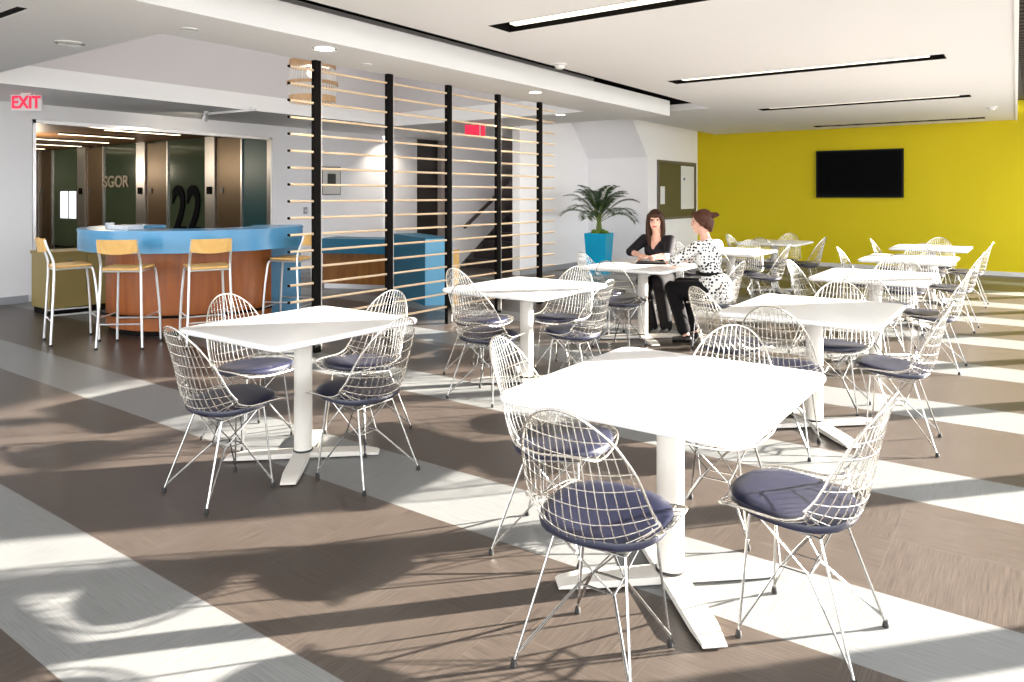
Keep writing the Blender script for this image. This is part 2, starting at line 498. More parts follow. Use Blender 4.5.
# stair rising beside that wall
RUN, RISE = .285, .17
st = thing('staircase', 'dark brown staircase rising to the right behind the slatted screen', 'stairs', (-8.7, 11.55, 0))
mb = MB()
for k in range(11):
    mb.box(-.78, k*RUN, 0, .82, k*RUN+RUN, RISE*(k+1))
mb.build('step_flight', M_['stair'], st)
mb = MB()
mb.extrude([(-.80, -.15, .0), (-.80, -.15, .06), (-.80, 3.1, 2.06), (-.80, 3.1, 0)], (.025, 0, 0))
mb.build('stringer', M_['skirt'], st)
hr = MB().beam((-.72, -.1, .82), (-.72, 2.9, 2.6), .05, .06).build('handrail', M_['handr'], st)
mb = MB()
for q in (.1, 1.2, 2.4): mb.beam((-.80, q, .82+q*.593), (-.72, q, .82+q*.593), .02, .02)
mb.build('bracket', M_['handr'], hr)

# lift lobby seen through the opening: a corridor running away along -X, its glazed lift wall on the far side
LY = 9.0
struct(MB().box(-25, 3.4, -.05, -11.4, LY+.3, 0).build('floor_lobby', M_['innerf']))
struct(MB().box(-25, 3.4, 2.75, -11.38, LY+.3, 2.8).build('ceiling_lobby', M_['brownc']))
mb = MB()
mb.box(-25, 3.4, 0, -24.9, LY+.3, 2.75); mb.box(-25, 3.3, 0, -11.4, 3.4, 2.75); mb.box(-25, LY+.1, 0, -11.4, LY+.2, 2.75)
struct(mb.build('wall_lobby', M_['greenw']))
wi = MB().box(-21.7, LY-.015, .85, -20.75, LY-.005, 1.58).build('bright_pane', M_['pane_lit'])  # glowing pane fixed to the lift wall
struct(wi)
mb = MB()
for q in (-21.74, -21.22, -20.75): mb.box(q, LY-.025, .8, q+.04, LY-.004, 1.62)
mb.build('pane_frame', M_['frame'], wi)

# text helper
def text_mesh(txt, size, depth, material, offset=0):
    cu = bpy.data.curves.new('lettering', 'FONT'); cu.body = txt; cu.size = size; cu.extrude = depth; cu.offset = offset
    cu.align_x = 'CENTER'; cu.align_y = 'CENTER'
    ob = bpy.data.objects.new('lettering', cu); COL.objects.link(ob)
    bpy.context.view_layer.update()
    dg = bpy.context.evaluated_depsgraph_get()
    me = bpy.data.meshes.new_from_object(ob.evaluated_get(dg))
    bpy.data.objects.remove(ob); bpy.data.curves.remove(cu)
    me.materials.clear(); me.materials.append(material)
    return me

def wall_text(name, txt, size, x, y, z, material, offset=0, sx=1, parent=None):
    o = place(name, text_mesh(txt, size, .012, material, offset), parent)
    o.rotation_euler = (PI/2, 0, 0); o.location = (x, y, z); o.scale = (sx, 1, 1)
    return o
t = wall_text('lettering', 'SGOR', .40, -18.62, LY-.02, 1.80, M_['letter'], .006, 1.22)
tag(t, 'beige capital letters SGOR on a dark green glass panel of the lobby', 'lettering')
t = wall_text('numerals', '22', 1.55, -15.42, LY-.02, 1.06, M_['navy'], .035, .78)
tag(t, 'large navy numerals on a green glass panel just above the blue bar top', 'lettering')

# ceiling strips of the inner lobby
for i, (x, a, b) in enumerate(((-14.4, 6.73, 8.25), (-16.1, 6.62, 8.16), (-17.95, 5.9, 8.5), (-19.8, 6.4, 8.7), (-21.7, 7, 8.6))):
    f = thing('strip_light', ['nearest', 'second nearest', 'third nearest', 'fourth nearest', 'farthest'][i] + ' warm strip light on the brown lift lobby ceiling', 'ceiling light', (x, a, 2.75), 0, 'lobby strip lights')
    MB().box(-.06, 0, -.03, .06, b-a, 0).build('housing', M_['frame'], f)
    MB().box(-.045, .02, -.036, .045, b-a-.02, -.03).build('diffuser', M_['lampb'], f)

# lift wall: silver trim with call button, bronze lift door, green glass panel
for i, (x0, x1, x2, x3) in enumerate(((-23.5, -23.03, -22.25, -20.64), (-20.64, -20.19, -19.3, -17.58), (-17.58, -17.16, -16.25, -14.65), (-14.65, -14.27, -13.38, -12.2))):
    d = bpy.data.objects.new('door_%d' % (i+2), None); COL.objects.link(d); d.location = (x0, LY, 0); struct(d)
    MB().box(0, -.05, 0, x1-x0-.02, .06, 2.74).build('silver_trim', M_['steel'], d)
    MB().box(x1-x0, -.01, 0, x2-x0, .05, 2.70).build('bronze_panel', M_['bronze'], d)
    MB().box(x2-x0+.05, .0, .1, x3-x0-.01, .03, 2.72).build('glass_pane', M_['gglass'] if i < 3 else M_['tealw'], d)
    MB().box(x2-x0, -.03, 0, x2-x0+.05, .04, 2.72).build('glass_frame', M_['steel'], d)
    mb = MB(); mb.box((x1-x0)/2-.09, -.075, 1.50, (x1-x0)/2+.07, -.05, 1.66); mb.build('call_button', M_['black'], d)
    mb = MB(); mb.box(x1-x0+.12, -.03, 1.52, x1-x0+.26, -.01, 1.64); mb.build('key_plate', M_['frame'], d)
struct(MB().box(-12.2, LY-.05, 0, -11.4, LY+.06, 2.74).build('trim_3', M_['steel']))

# window wall on the right (outside the frame, source of the sun stripes) and front wall
MX = 1.7
mb = MB()
k = -4
ys = []
while 4.95+1.68*k < 16.3:
    y = 4.95+1.68*k; k += 1
    if y > -3.2: ys.append(y)
for y in ys: mb.box(MX, y-.05, 0, MX+.16, y+.05, 3.2)
mb.box(MX+.03, -3.2, 2.42, MX+.13, 16.3, 2.47)
mb.box(MX+.03, -3.2, 0, MX+.13, 16.3, .06)
mb.box(MX, -3.2, 3.08, MX+.16, 16.3, 3.35)
wn = struct(mb.build('window_2', M_['frame']))
MB().box(MX+.05, 7.22, 1.72, MX+.06, 8.26, 3.08).build('sun_block_board', M_['frame'], wn)  # unseen board added to keep the sun off a band of floor
mb = MB()
for x in (-11.3, -8.2, -5.1, -2.0, 1.0): mb.box(x-.1, -3.3, 0, x+.1, -3.1, 3.2)
mb.box(-11.4, -3.3, 2.75, 1.9, -3.1, 3.3); mb.box(-11.4, -3.3, 0, 1.9, -3.1, .08)
struct(mb.build('window_3', M_['frame']))

# ------------------------------------------------------------------ ceiling fixtures
place_l = ['nearest recessed black-framed strip light cut off by the top edge', 'second recessed black-framed strip light, between the cut-off one and the thinner far ones',
           'third recessed strip light counted from the camera, thin black frame', 'farthest thin recessed strip light just before the yellow wall']
for i, (a, b, y) in enumerate(LIGHTS):
    f = thing('ceiling_light', place_l[i], 'ceiling light', ((a+b)/2, y, 2.85), 0, 'recessed ceiling lights')
    h = (b-a)/2
    mb = MB()
    mb.box(-h, -LW, 0, h, -LW+.012, .09); mb.box(-h, LW-.012, 0, h, LW, .09)
    mb.box(-h, -LW, 0, -h+.012, LW, .09); mb.box(h-.012, -LW, 0, h, LW, .09)
    mb.box(-h, -LW, .09, h, LW, .1)
    mb.build('trough', M_['black'], f)
    MB().box(-h+.14, -.035, .016, h-.14, .050, .088).build('diffuser', M_['lamp'], f)

def downlight(x, y, z, label, r=.055, lit=True):
    f = thing('downlight' if lit else 'ceiling_sprinkler', label, 'downlight' if lit else 'sprinkler', (x, y, z), 0, 'small soffit fittings')
    MB().lathe([(r*1.25, -.008), (r*1.25, 0), (r*.95, 0), (r*.95, -.008)], 24, cap=False).build('trim_ring', M_['white'], f, True)
    MB().lathe([(r*.95, -.006), (r*.95, -.001)], 24).build('lens' if lit else 'cover_plate', M_['down'] if lit else M_['white'], f)
downlight(-4.98, 4.16, 2.745, 'lit round downlight in the soffit above the first screen post', .085)
downlight(-6.05, 9.72, 2.745, 'lit small downlight in the soffit just right of the last screen post', .07)
downlight(-4.99, 7.43, 2.745, 'lit small downlight in the soffit above the last screen post', .07)
downlight(-5.24, 4.89, 2.745, 'small flush cover in the soffit between the first two screen posts', .04, False)
downlight(-6.52, 2.77, 2.745, 'grey flush cover in the lower ceiling at upper left, beside the void edge', .09, False)
downlight(-5.23, 3.07, 2.745, 'flush cover in the soffit above the corner of the void', .05, False)
def dome(x, y, label):
    f = thing('smoke_detector', label, 'smoke detector', (x, y, 2.85), 0, 'smoke detectors')
    MB().lathe([(.075, 0), (.075, -.012), (.05, -.02)], 24).build('base', M_['white'], f, True)
    MB().lathe([(.052, -.02), (.045, -.045), (.025, -.055)], 24).build('dome', M_['white'], f, True)
dome(-4.04, 6.48, 'white smoke detector on the ceiling beside the black slot')
dome(-.55, 13.57, 'white smoke detector on the ceiling near the yellow wall at far right')

# exit signs
def exit_sign(loc, rotz, label, letters):
    s = thing('exit_sign', label, 'exit sign', loc, rotz)
    MB().box(-.185, -.02, -.2, .185, .02, 0).build('housing', M_['exit_p'] if letters else M_['exit_r'], s)
    MB().box(-.06, -.025, 0, .06, .025, .02).build('canopy', M_['white'], s)
    if letters:
        o = place('lettering', text_mesh('EXIT', .215, .004, M_['exit_r'], .005), s)
        o.rotation_euler = (PI/2, 0, 0); o.location = (0, -.024, -.1); o.scale = (.80, 1, 1)
    else:
        MB().box(.09, -.024, -.2, .11, .024, 0).build('edge_strip', M_['exit_p'], s)
exit_sign((-10.2, 3.84, 2.725), math.radians(38), 'white sign with red EXIT letters hanging by the left ceiling edge', True)
exit_sign((-8.08, 10.12, 2.725), math.radians(20), 'red illuminated sign box seen between the slats of the screen', False)

# white track arm with spot above the glass doors
t = thing('track_spotlight', 'white ceiling arm with a small spot head above the lobby opening', 'spotlight', (-10.15, 6.22, 2.70))
MB().beam((.08, 0, 0), (1.12, .1, .0), .035, .035).build('arm', M_['white'], t)
MB().tube([(0, 0, .045), (0, 0, -.02)], .035, 12).build('mount', M_['white'], t)
MB().tube([(-.01, 0, -.01), (-.05, .0, -.09)], [.04, .05], 14).build('spot_head', M_['steel'], t)
MB().beam((1.0, .09, .0175), (1.0, .09, .045), .03, .03, (0,1,0)).build('bracket', M_['white'], t)
def spot(loc, aim, power, ang=70, blend=.8, col=(1, .9, .75)):
    l = bpy.data.lights.new('spot', 'SPOT'); o = bpy.data.objects.new('spot', l); COL.objects.link(o)
    o.location = loc; l.energy = power; l.spot_size = math.radians(ang); l.spot_blend = blend; l.color = col; l.shadow_soft_size = .05
    o.rotation_euler = (Vector(aim)-Vector(loc)).to_track_quat('-Z', 'Y').to_euler()
spot((-10.25, 6.22, 2.58), (-11.3, 6.3, 2.3), 8, 110)
spot((-10.85, 10.9, 2.70), (-11.2, 11.1, 1.2), 45, 120)      # warm wall washer over the corridor mouth
spot((-4.98, 4.16, 2.70), (-4.98, 4.16, 0), 30, 150, 1)
spot((-6.05, 9.72, 2.70), (-6.6, 10.6, 0), 90, 160, 1)
spot((-4.99, 7.43, 2.70), (-5.6, 8.0, 0), 40, 150, 1)

for (x, y, pw) in ((-13.2, 6.2, 22), (-17, 6.4, 60), (-21.3, 6.6, 70)):      # point lamps without fittings, added to brighten the lobby and its ceiling
    l = bpy.data.lights.new('lobby_fill_lamp', 'POINT'); o = bpy.data.objects.new('lobby_fill_lamp', l); COL.objects.link(o)
    o.location = (x, y, 2.2); l.shadow_soft_size = .25; l.energy = pw; l.color = (1, .86, .66)
# area lamp added under the closed top to light the high void
al = bpy.data.lights.new('void_fill_lamp', 'AREA'); ao = bpy.data.objects.new('void_fill_lamp', al); COL.objects.link(ao)
ao.location = (-7.5, 6.2, 4.55); al.shape = 'RECTANGLE'; al.size = 3.2; al.size_y = 5.4; al.energy = 55; al.color = (1, .98, .97)

# pendant basket lamp in the void
p = thing('pendant_lamp', 'round slatted wooden pendant lamp hanging behind the first screen post', 'pendant lamp', (-7.5, 6.07, 2.64))
mb = MB()
for k in range(40):
    a = 2*PI*k/40
    mb.tube([(.27*math.cos(a), .27*math.sin(a), .0), (.30*math.cos(a), .30*math.sin(a), .28), (.25*math.cos(a), .25*math.sin(a), .56)], .008, 4)
mb.build('slats', M_['white'], p)
for z, r, hh in ((.02, .285, .08), (.24, .312, .04), (.46, .285, .09)):
    MB().arcwall((0, 0), r-.012, r+.006, z, z+hh, 0, 2*PI, 36).build('hoop', M_['bamboo'], p)
MB().tube([(0, 0, .5), (0, 0, 1.96)], .006, 6).build('cord', M_['black'], p)
mb = MB(); mb.beam((-.27, 0, .5), (.27, 0, .5), .015, .015); mb.beam((0, -.27, .5), (0, .27, .5), .015, .015)
mb.ball((0, 0, .4), .07); mb.tube([(0,0,.4),(0,0,.52)], .02, 8)
mb.build('lamp_holder', M_['lamp'], p)

# ------------------------------------------------------------------ slatted timber screen
sc = thing('slatted_screen', 'tall open screen of pale timber rails on five black posts', 'screen', (-5.5, 4.49, 0))
for k in range(5):
    y = k*.95
    po = MB().box(-.02, y-.036, 0, .03, y+.036, 2.745).build('post', M_['black'], sc)
    MB().box(-.005, y+.037, .02, .022, y+.052, 2.72).build('edge_strip', M_['basel'], po)
for k in range(17):
    z = 2.65-.1535*k
    r = MB().tube([(.004, -.30, z), (.004, 4.17, z)], .0115, 8).build('rail', M_['railw'], sc, True)
    MB().tube([(.004, -.318, z), (.004, -.30, z)], .0125, 8).build('end_cap', M_['black'], r)

# ------------------------------------------------------------------ bar
BC = (-7.95, 4.75)
bar = thing('bar_counter', 'round bar with blue rim and cherry wood base behind the stools', 'bar', (BC[0], BC[1], 0))
A0, A1 = math.radians(-178), math.radians(66)
MB().arcwall((0, 0), .62, 1.20, 1.085, 1.116, A0, A1, 72).build('worktop', M_['blue'], bar, 30)
MB().arcwall((0, 0), 1.12, 1.195, .89, 1.085, A0, A1, 72).build('blue_fascia', M_['blue'], bar, 30)
MB().arcwall((0, 0), .86, .925, .06, 1.085, math.radians(-168), math.radians(28), 60).build('wood_front', M_['cherry'], bar, 30)
MB().arcwall((0, 0), .84, .88, 0, .06, math.radians(-168), math.radians(28), 60).build('plinth', M_['black'], bar, 30)
mb = MB()
a = math.radians(62)
c, s = math.cos(a), math.sin(a)
mb.extrude([(c*.72, s*.72, 0), (c*1.19, s*1.19, 0), (c*1.19-s*.05, s*1.19+c*.05, 0), (c*.72-s*.05, s*.72+c*.05, 0)], (0, 0, 1.08))
mb.build('blue_end_panel', M_['bluep'], bar)
MB().box(.30, .45, 0, .34, 1.0, 1.08).build('wood_return', M_['cherryd'], bar)
# foot rail
MB().tube([(1.0*math.cos(A0+.3+(A1-A0-1.1)*i/24), 1.0*math.sin(A0+.3+(A1-A0-1.1)*i/24), .22) for i in range(25)], .014, 8).build('foot_rail', M_['black'], bar, True)

# things on the bar
t = thing('paper_stack', 'stack of white papers lying on the blue bar top', 'papers', (BC[0]+.10, BC[1]-.86, 1.117), math.radians(15))
MB().box(-.14, -.1, 0, .14, .1, .035).build('sheets', M_['paper'], t)
MB().box(-.13, -.095, .035, .15, .095, .042).build('top_sheet', M_['white'], t)
t = thing('napkin_holder', 'small white holder standing on the bar left of the papers', 'napkin holder', (BC[0]-.27, BC[1]-.85, 1.117), math.radians(-10))
MB().box(-.06, -.03, 0, .06, .03, .015).build('base', M_['white'], t)
mb = MB(); mb.box(-.06, -.03, .015, .06, -.022, .06); mb.box(-.06, .022, .015, .06, .03, .06); mb.build('side_plate', M_['white'], t)
MB().box(-.055, -.02, .015, .055, .02, .055).build('napkins', M_['paper'], t)

# olive credenza left of the bar
t = thing('credenza', 'low olive cabinet beside the left end of the round bar', 'cabinet', (-9.9, 3.93, 0))
MB().box(-.4, 0, .08, .12, .84, .74).build('body', M_['olive'], t)
MB().box(-.42, -.01, .74, .14, .85, .78).build('top', M_['olive'], t)
MB().box(-.38, .02, 0, .1, .82, .08).build('plinth', M_['black'], t)
for k in range(2):
    d = MB().box(.12, .02+.41*k, .30, .135, .41+.41*k, .72).build('door', M_['olive'], t)
    MB().box(.135, .19+.41*k, .66, .15, .25+.41*k, .675).build('handle', M_['frame'], d)

# second desk behind the screen
t = thing('reception_desk', 'low desk with blue rim and brown wood panels behind the screen', 'desk', (0, 0, 0))
A = Vector((-9.15, 7.55, 0)); B = Vector((-7.95, 8.05, 0)); u = (B-A).normalized(); n = Vector((u.y, -u.x, 0))
def quad(a, b, th): return [a, b, b-n*th, a-n*th]
MB().extrude([p+Vector((0,0,.76)) for p in quad(A, B, .6)], (0, 0, .035)).build('worktop', M_['blued'], t)
MB().extrude([p+Vector((0,0,.565)) for p in quad(A-n*.0, B-n*.0, .05)], (0, 0, .195)).build('blue_fascia', M_['blued'], t)
MB().extrude([p+Vector((0,0,.08)) for p in quad(A-n*.09, A-n*.09+u*.62, .04)], (0, 0, .68)).build('wood_panel', M_['orangew'], t)
MB().extrude([p+Vector((0,0,.08)) for p in quad(A-n*.07+u*.62, B-n*.07, .04)], (0, 0, .68)).build('wood_panel', M_['orangew'], t)
MB().extrude([p for p in quad(A-n*.14, B-n*.14, .04)], (0, 0, .08)).build('plinth', M_['steel'], t)
P1 = Vector((-7.9, 7.87, 0)); P2 = Vector((-6.62, 7.22, 0)); P3 = Vector((-6.42, 7.55, 0)); P4 = Vector((-7.7, 8.2, 0))
t2 = thing('storage_block', 'blue storage block with light blue end at right of the low desk', 'cabinet', (0, 0, 0))
MB().extrude([p+Vector((0,0,.0)) for p in (P1, P2, P3, P4)], (0, 0, .87)).build('body', M_['blued'], t2)
dd = (P3-P2).normalized(); nn = Vector((dd.y, -dd.x, 0))
MB().extrude([P2+nn*.002, P3+nn*.002, P3+nn*.02, P2+nn*.02], (0, 0, .89)).build('light_end_panel', M_['bluel'], t2)
MB().extrude([P3+dd*.003, P3+dd*.09, P3+dd*.09+nn*.02, P3+dd*.003+nn*.02], (0, 0, .74)).build('wood_edge', M_['beech'], t2)
MB().extrude([p+Vector((0,0,.87)) for p in (P1, P2, P3, P4)], (0, 0, .03)).build('top', M_['blued'], t2)

# picture and light switch on the lobby wall
t = thing('framed_picture', 'small dark print with wide white mount, hanging on the wall behind the screen', 'picture', (-11.3, 9.36, 1.48))
MB().box(0, 0, 0, .018, .47, .56).build('frame', M_['frame'], t)
MB().box(.018, .02, .02, .021, .45, .54).build('mount', M_['mat_board'], t)
MB().box(.021, .13, .17, .023, .34, .42).build('print', M_['artp'], t)
t = thing('light_switch', 'small grey switch plate on the white wall left of the first screen post', 'switch', (-11.3, 8.93, 1.12))
MB().box(0, 0, 0, .008, .085, .13).build('plate', M_['base'], t)
MB().box(.008, .028, .04, .016, .057, .09).build('rocker', M_['white'], t)

# ------------------------------------------------------------------ television and noticeboard
t = thing('television', 'black flat television mounted on the yellow wall', 'television', (-2.90, 16.1, 1.91))
MB().box(-.81, -.075, -.485, .81, -.02, .485).build('casing', M_['bezel'], t)
MB().box(-.775, -.078, -.445, .775, -.075, .45).build('display', M_['screen'], t)
MB().box(-.3, -.02, -.2, .3, -.002, .2).build('wall_mount', M_['black'], t)
t = thing('noticeboard', 'olive pinboard in a dark frame on the white wall behind the women', 'noticeboard', (-6.31, 13.88, .966))
mb = MB(); mb.box(0, 0, 0, .035, .05, 1.24); mb.box(0, 2.01, 0, .035, 2.06, 1.24); mb.box(0, .05, 0, .035, 2.01, .05); mb.box(0, .05, 1.19, .035, 2.01, 1.24)
mb.build('frame', M_['frame'], t)
MB().box(0, .05, .05, .02, 2.01, 1.19).build('felt_panel', M_['cork'], t)
o = MB().box(-6.288, 15.08, 1.17, -6.284, 15.82, 2.12).build('poster', M_['paper']); tag(o, 'tall white paper sheet pinned on the right of the noticeboard', 'paper')
o = MB().box(-6.288, 14.0, 1.29, -6.284, 14.22, 1.66).build('notice', M_['paper']); tag(o, 'small white notice pinned at the left edge of the noticeboard', 'paper')
o = MB().tube([(-6.284, 15.24, 1.83), (-6.27, 15.24, 1.83)], .03, 10).build('push_pin', M_['note']); tag(o, 'dark blue round marker pinned on the tall white sheet', 'pin')

# ------------------------------------------------------------------ tables
def rounded_rect(hx, hy, r, n=6):
    P = []
    for cx, cy, a0 in ((hx-r, hy-r, 0), (-hx+r, hy-r, PI/2), (-hx+r, -hy+r, PI), (hx-r, -hy+r, 1.5*PI)):
        for i in range(n+1):
            a = a0+PI/2*i/n
            P.append((cx+r*math.cos(a), cy+r*math.sin(a)))
    return P
def loops(mb, rings):
    n = len(rings[0])
    vs = [p for r in rings for p in r]
    fs = [tuple(range(n))[::-1], tuple(range((len(rings)-1)*n, len(rings)*n))]
    for i in range(len(rings)-1):
        for j in range(n):
            j2 = (j+1) % n
            fs.append((i*n+j, i*n+j2, (i+1)*n+j2, (i+1)*n+j))
    mb.add(vs, fs)
def make_table(label, loc):
    t = thing('cafe_table', label, 'table', loc, 0, 'white cafe tables')
    hx, hy = .468, .53
    mb = MB()
    R = lambda g, z: [(x, y, z) for x, y in rounded_rect(hx-g, hy-g, .062-g*.5)]
    loops(mb, [R(.03, .706), R(.004, .712), R(0, .718), R(0, .732), R(.004, .738), R(.010, .740)])
    mb.build('tabletop', M_['lam'], t, 50)
    MB().box(-.24, -.24, .69, .24, .24, .706).build('support_plate', M_['black'], t)
    MB().lathe([(.053, .045), (.053, .69)], 28).build('column', M_['wcol'], t, 40)
    MB().lathe([(.057, .036), (.057, .046)], 28).build('collar', M_['rubber'], t, 40)
    for k in range(4):
        a = PI/4+k*PI/2-.05
        c, s = math.cos(a), math.sin(a)
        q = MB(); L = .45; w = .049
        prof = [(0.0, .036), (L-.10, .032), (L-.012, .020), (L, .012)]
        vs = []
        for x, z in prof:
            ww = w if x < L-.02 else w*.86
            for sgn, zz in ((-1, .008), (1, .008), (1, z), (-1, z)):
                vs.append((x*c-sgn*ww*s, x*s+sgn*ww*c, zz))
        fs = [(0,1,2,3), (12,15,14,13)]
        for i in range(3):
            for j in range(4):
                j2 = (j+1) % 4
                fs.append((4*i+j, 4*(i+1)+j, 4*(i+1)+j2, 4*i+j2))
        q.add(vs, fs)
        lg = q.build('leg', M_['wcol'], t, 30)
        MB().tube([((L-.06)*c, (L-.06)*s, 0), ((L-.06)*c, (L-.06)*s, .0085)], .035, 12).build('glide', M_['rubber'], lg)
    return t

TABLES = [
    ('T1', (-1.17, 2.70), 'white square cafe table nearest the camera, large in the foreground', 'the foreground table'),
    ('T2', (-3.445, 2.72), 'white cafe table at left, in front of the bar stools', 'the left table before the bar stools'),
    ('T3', (-3.36, 4.88), 'white cafe table standing in front of the slatted screen', 'the table before the slatted screen'),
    ('TP', (-3.38, 7.08), 'white cafe table where the two women sit', 'the two women\'s table'),
    ('T4', (-1.18, 5.05), 'white cafe table directly behind the foreground table, second in the right row', 'the second table of the right row'),
    ('T5', (-1.2, 7.42), 'white cafe table third from the front in the right row', 'the third table of the right row'),
    ('T6', (-1.2, 9.67), 'white cafe table fourth from the front in the right row', 'the fourth table of the right row'),
    ('T7', (-1.2, 11.87), 'white cafe table at the far end of the right row, nearest the yellow wall', 'the farthest table of the right row'),
    ('T8', (-3.3, 9.6), 'white cafe table just behind the woman in polka dots', 'the table behind the polka-dot woman'),
    ('T9', (-3.35, 11.8), 'white cafe table farthest back in the left row, before the yellow wall', 'the farthest table of the left row'),
]
NEAR = .976
first_table = None
for key, (x, y), lab, ph in TABLES:
    if first_table is None:
        first_table = make_table(lab, (x*NEAR, y*NEAR, 0)); first_table.scale = (.985, .985, 1.023)
    else:
        r = copy_thing(first_table, (x*NEAR, y*NEAR, 0), 0, lab, 'white cafe tables')
        if key == 'T2': r.scale = (.93, .95, 1.023)

# ------------------------------------------------------------------ wire chairs
CV = [(0, .235, .422), (.07, .205, .431), (.16, .15, .426), (.28, .06, .405), (.38, -.02, .388), (.46, -.09, .384), (.53, -.145, .398),
      (.59, -.182, .440), (.66, -.206, .51), (.76, -.226, .62), (.88, -.252, .745), (1.0, -.288, .855)]
WV = [(0, .205), (.1, .222), (.3, .235), (.5, .236), (.65, .222), (.8, .198), (.92, .174), (1, .155)]
KV = [(0, .012), (.15, .032), (.35, .066), (.5, .115), (.6, .12), (.72, .085), (.85, .05), (1, .02)]
def interp(tab, v, k=1):
    v = min(max(v, 0), 1)
    for i in range(len(tab)-1):
        if v <= tab[i+1][0]:
            f = (v-tab[i][0])/(tab[i+1][0]-tab[i][0])
            return tab[i][k]+(tab[i+1][k]-tab[i][k])*f
    return tab[-1][k]
def smooth_tab(v, k):
    return (interp(CV, v-.03, k)+2*interp(CV, v, k)+interp(CV, v+.03, k))/4 if .03 < v < .97 else interp(CV, v, k)
def center(v): return smooth_tab(v, 1), smooth_tab(v, 2)
def halfw(v):
    w = interp(WV, v)
    if v > .70:
        q = (v-.70)/.30; w *= max(0, 1-q**2.5)**(1/2.3)
    if v < .16:
        q = (.16-v)/.16; w *= max(0, 1-q**2.8)**(1/2.8)
    return w
def shell(x, v):
    y, z = center(v)
    y0, z0 = center(max(0, v-.02)); y1, z1 = center(min(1, v+.02))
    ty, tz = y1-y0, z1-z0; l = math.hypot(ty, tz); ty /= l; tz /= l
    ny, nz = tz, -ty                       # points up over the seat, forward over the back
    k = interp(KV, v)*(abs(x)/interp(WV, v))**2.2
    return Vector((x, y+ny*k, z+nz*k))
def make_chair(label, loc, rotz, group):
    t = thing('wire_chair', label, 'chair', loc, rotz, group)
    mb = MB()
    A = 7                                  # lengthwise wires
    for i in range(-A, A+1):
        a = i/(A+.6)
        pts = []
        NS = 30
        vs = [j/NS for j in range(NS+1) if abs(a)*interp(WV, j/NS) <= halfw(j/NS)+1e-6]
        if len(vs) < 2: continue
        lo, hi = vs[0], vs[-1]
        for end in (0, 1):                 # run each wire exactly to the rim
            p, q = ((lo-1/NS, lo) if end == 0 else (hi+1/NS, hi))
            p = min(max(p, 0), 1)
            for _ in range(12):
                m = (p+q)/2
                if abs(a)*interp(WV, m) <= halfw(m): q = m
                else: p = m
            if end == 0: lo = q
            else: hi = q
        vs = [lo+(hi-lo)*j/22 for j in range(23)]
        mb.tube([shell(a*interp(WV, v), v) for v in vs], .0019, 4, cap=False)
    for i in range(1, 20):                 # crosswise wires
        v = i/20
        w = halfw(v)
        mb.tube([shell(w*(j/6-1), v)+Vector((0, 0, .0)) for j in range(13)], .0019, 4, cap=False)
    mb.build('wire_shell', M_['chrome'], t, True)
    rim = []
    vv = [.5-.5*math.cos(PI*j/36) for j in range(37)]
    for v in vv: rim.append(shell(halfw(v), v))
    for v in vv[::-1][1:-1]: rim.append(shell(-halfw(v), v))
    MB().tube(rim, .0046, 7, closed=True).build('rim', M_['chrome'], t, True)
    # seat pad
    mb = MB()
    zs = [(v, center(v)) for v in [j/60*.56 for j in range(61)]]
    def seat_z(x, y):
        best = min(zs, key=lambda q: abs(q[1][0]-y)); v = best[0]
        return .45*(best[1][1]+interp(KV, v)*(abs(x)/interp(WV, v))**2.2*.5)+.55*(.412+.06*y)
    rings = []
    NP = 32
    for (sc_, dz) in ((.0, .0035), (.6, .0035), (.92, .004), (.985, .010), (1.0, .021), (.985, .033), (.93, .041), (.75, .047), (.45, .050), (0, .052)):
        ring = []
        for j in range(NP):
            a = 2*PI*j/NP
            ca, sa = math.cos(a), math.sin(a)
            ex = 2.35
            rr = 1/(abs(ca)**ex+abs(sa)**ex)**(1/ex)
            x = .212*rr*ca*sc_; y = .030+.206*rr*sa*sc_
            ring.append((x, y, seat_z(x, y)+dz))
        rings.append(ring)
    loops(mb, rings)
    mb.build('seat_pad', M_['pad'], t, True)
    # rod base
    top = {(sx, sy): Vector((sx*.125, .135 if sy > 0 else -.095, .404 if sy > 0 else .384)) for sx in (-1, 1) for sy in (-1, 1)}
    foot = {(sx, sy): Vector((sx*(.172 if sy > 0 else .20), .155 if sy > 0 else -.215, 0)) for sx in (-1, 1) for sy in (-1, 1)}
    waist = {(sx, sy): Vector((sx*.058, .055 if sy > 0 else -.04, .225)) for sx in (-1, 1) for sy in (-1, 1)}
    for (sx, sy), f in foot.items():
        mb = MB(); up = Vector((0, 0, .012))
        T = top[(sx, sy)]
        mb.tube([f+up, T], .0047, 7)
        f2 = f+(T-f)*.06
        k1 = waist[(sx, sy)]
        mb.tube([f2+Vector((0, 0, .01)), k1, top[(-sx, sy)]+Vector((sx*.03, 0, 0))], .0030, 6)
        mb.tube([f2+Vector((.004*sx, 0, .014)), k1+Vector((.006*sx, 0, 0)), top[(sx, -sy)]+Vector((0, sy*.03, 0))], .0030, 6)
        lg = mb.build('leg', M_['rod'], t, True)
        d = (T-f).normalized()
        MB().lathe([(.010, 0), (.0115, .006), (.0075, .024)], 10, (f.x, f.y)).build('glide', M_['rubber'], lg, True)
    mb = MB()
    for sy in (-1, 1): mb.tube([waist[(-1, sy)], waist[(1, sy)]], .0045, 6)
    for sx in (-1, 1): mb.tube([waist[(sx, -1)], waist[(sx, 1)]], .0030, 6)
    mb.build('waist_brace', M_['rod'], t, True)
    mb = MB()
    for a, b in (((-1, -1), (1, -1)), ((-1, 1), (1, 1)), ((-1, -1), (-1, 1)), ((1, -1), (1, 1))):
        mb.tube([top[a], top[b]], .0048, 6)
    mb.build('seat_frame', M_['rod'], t, True)
    return t

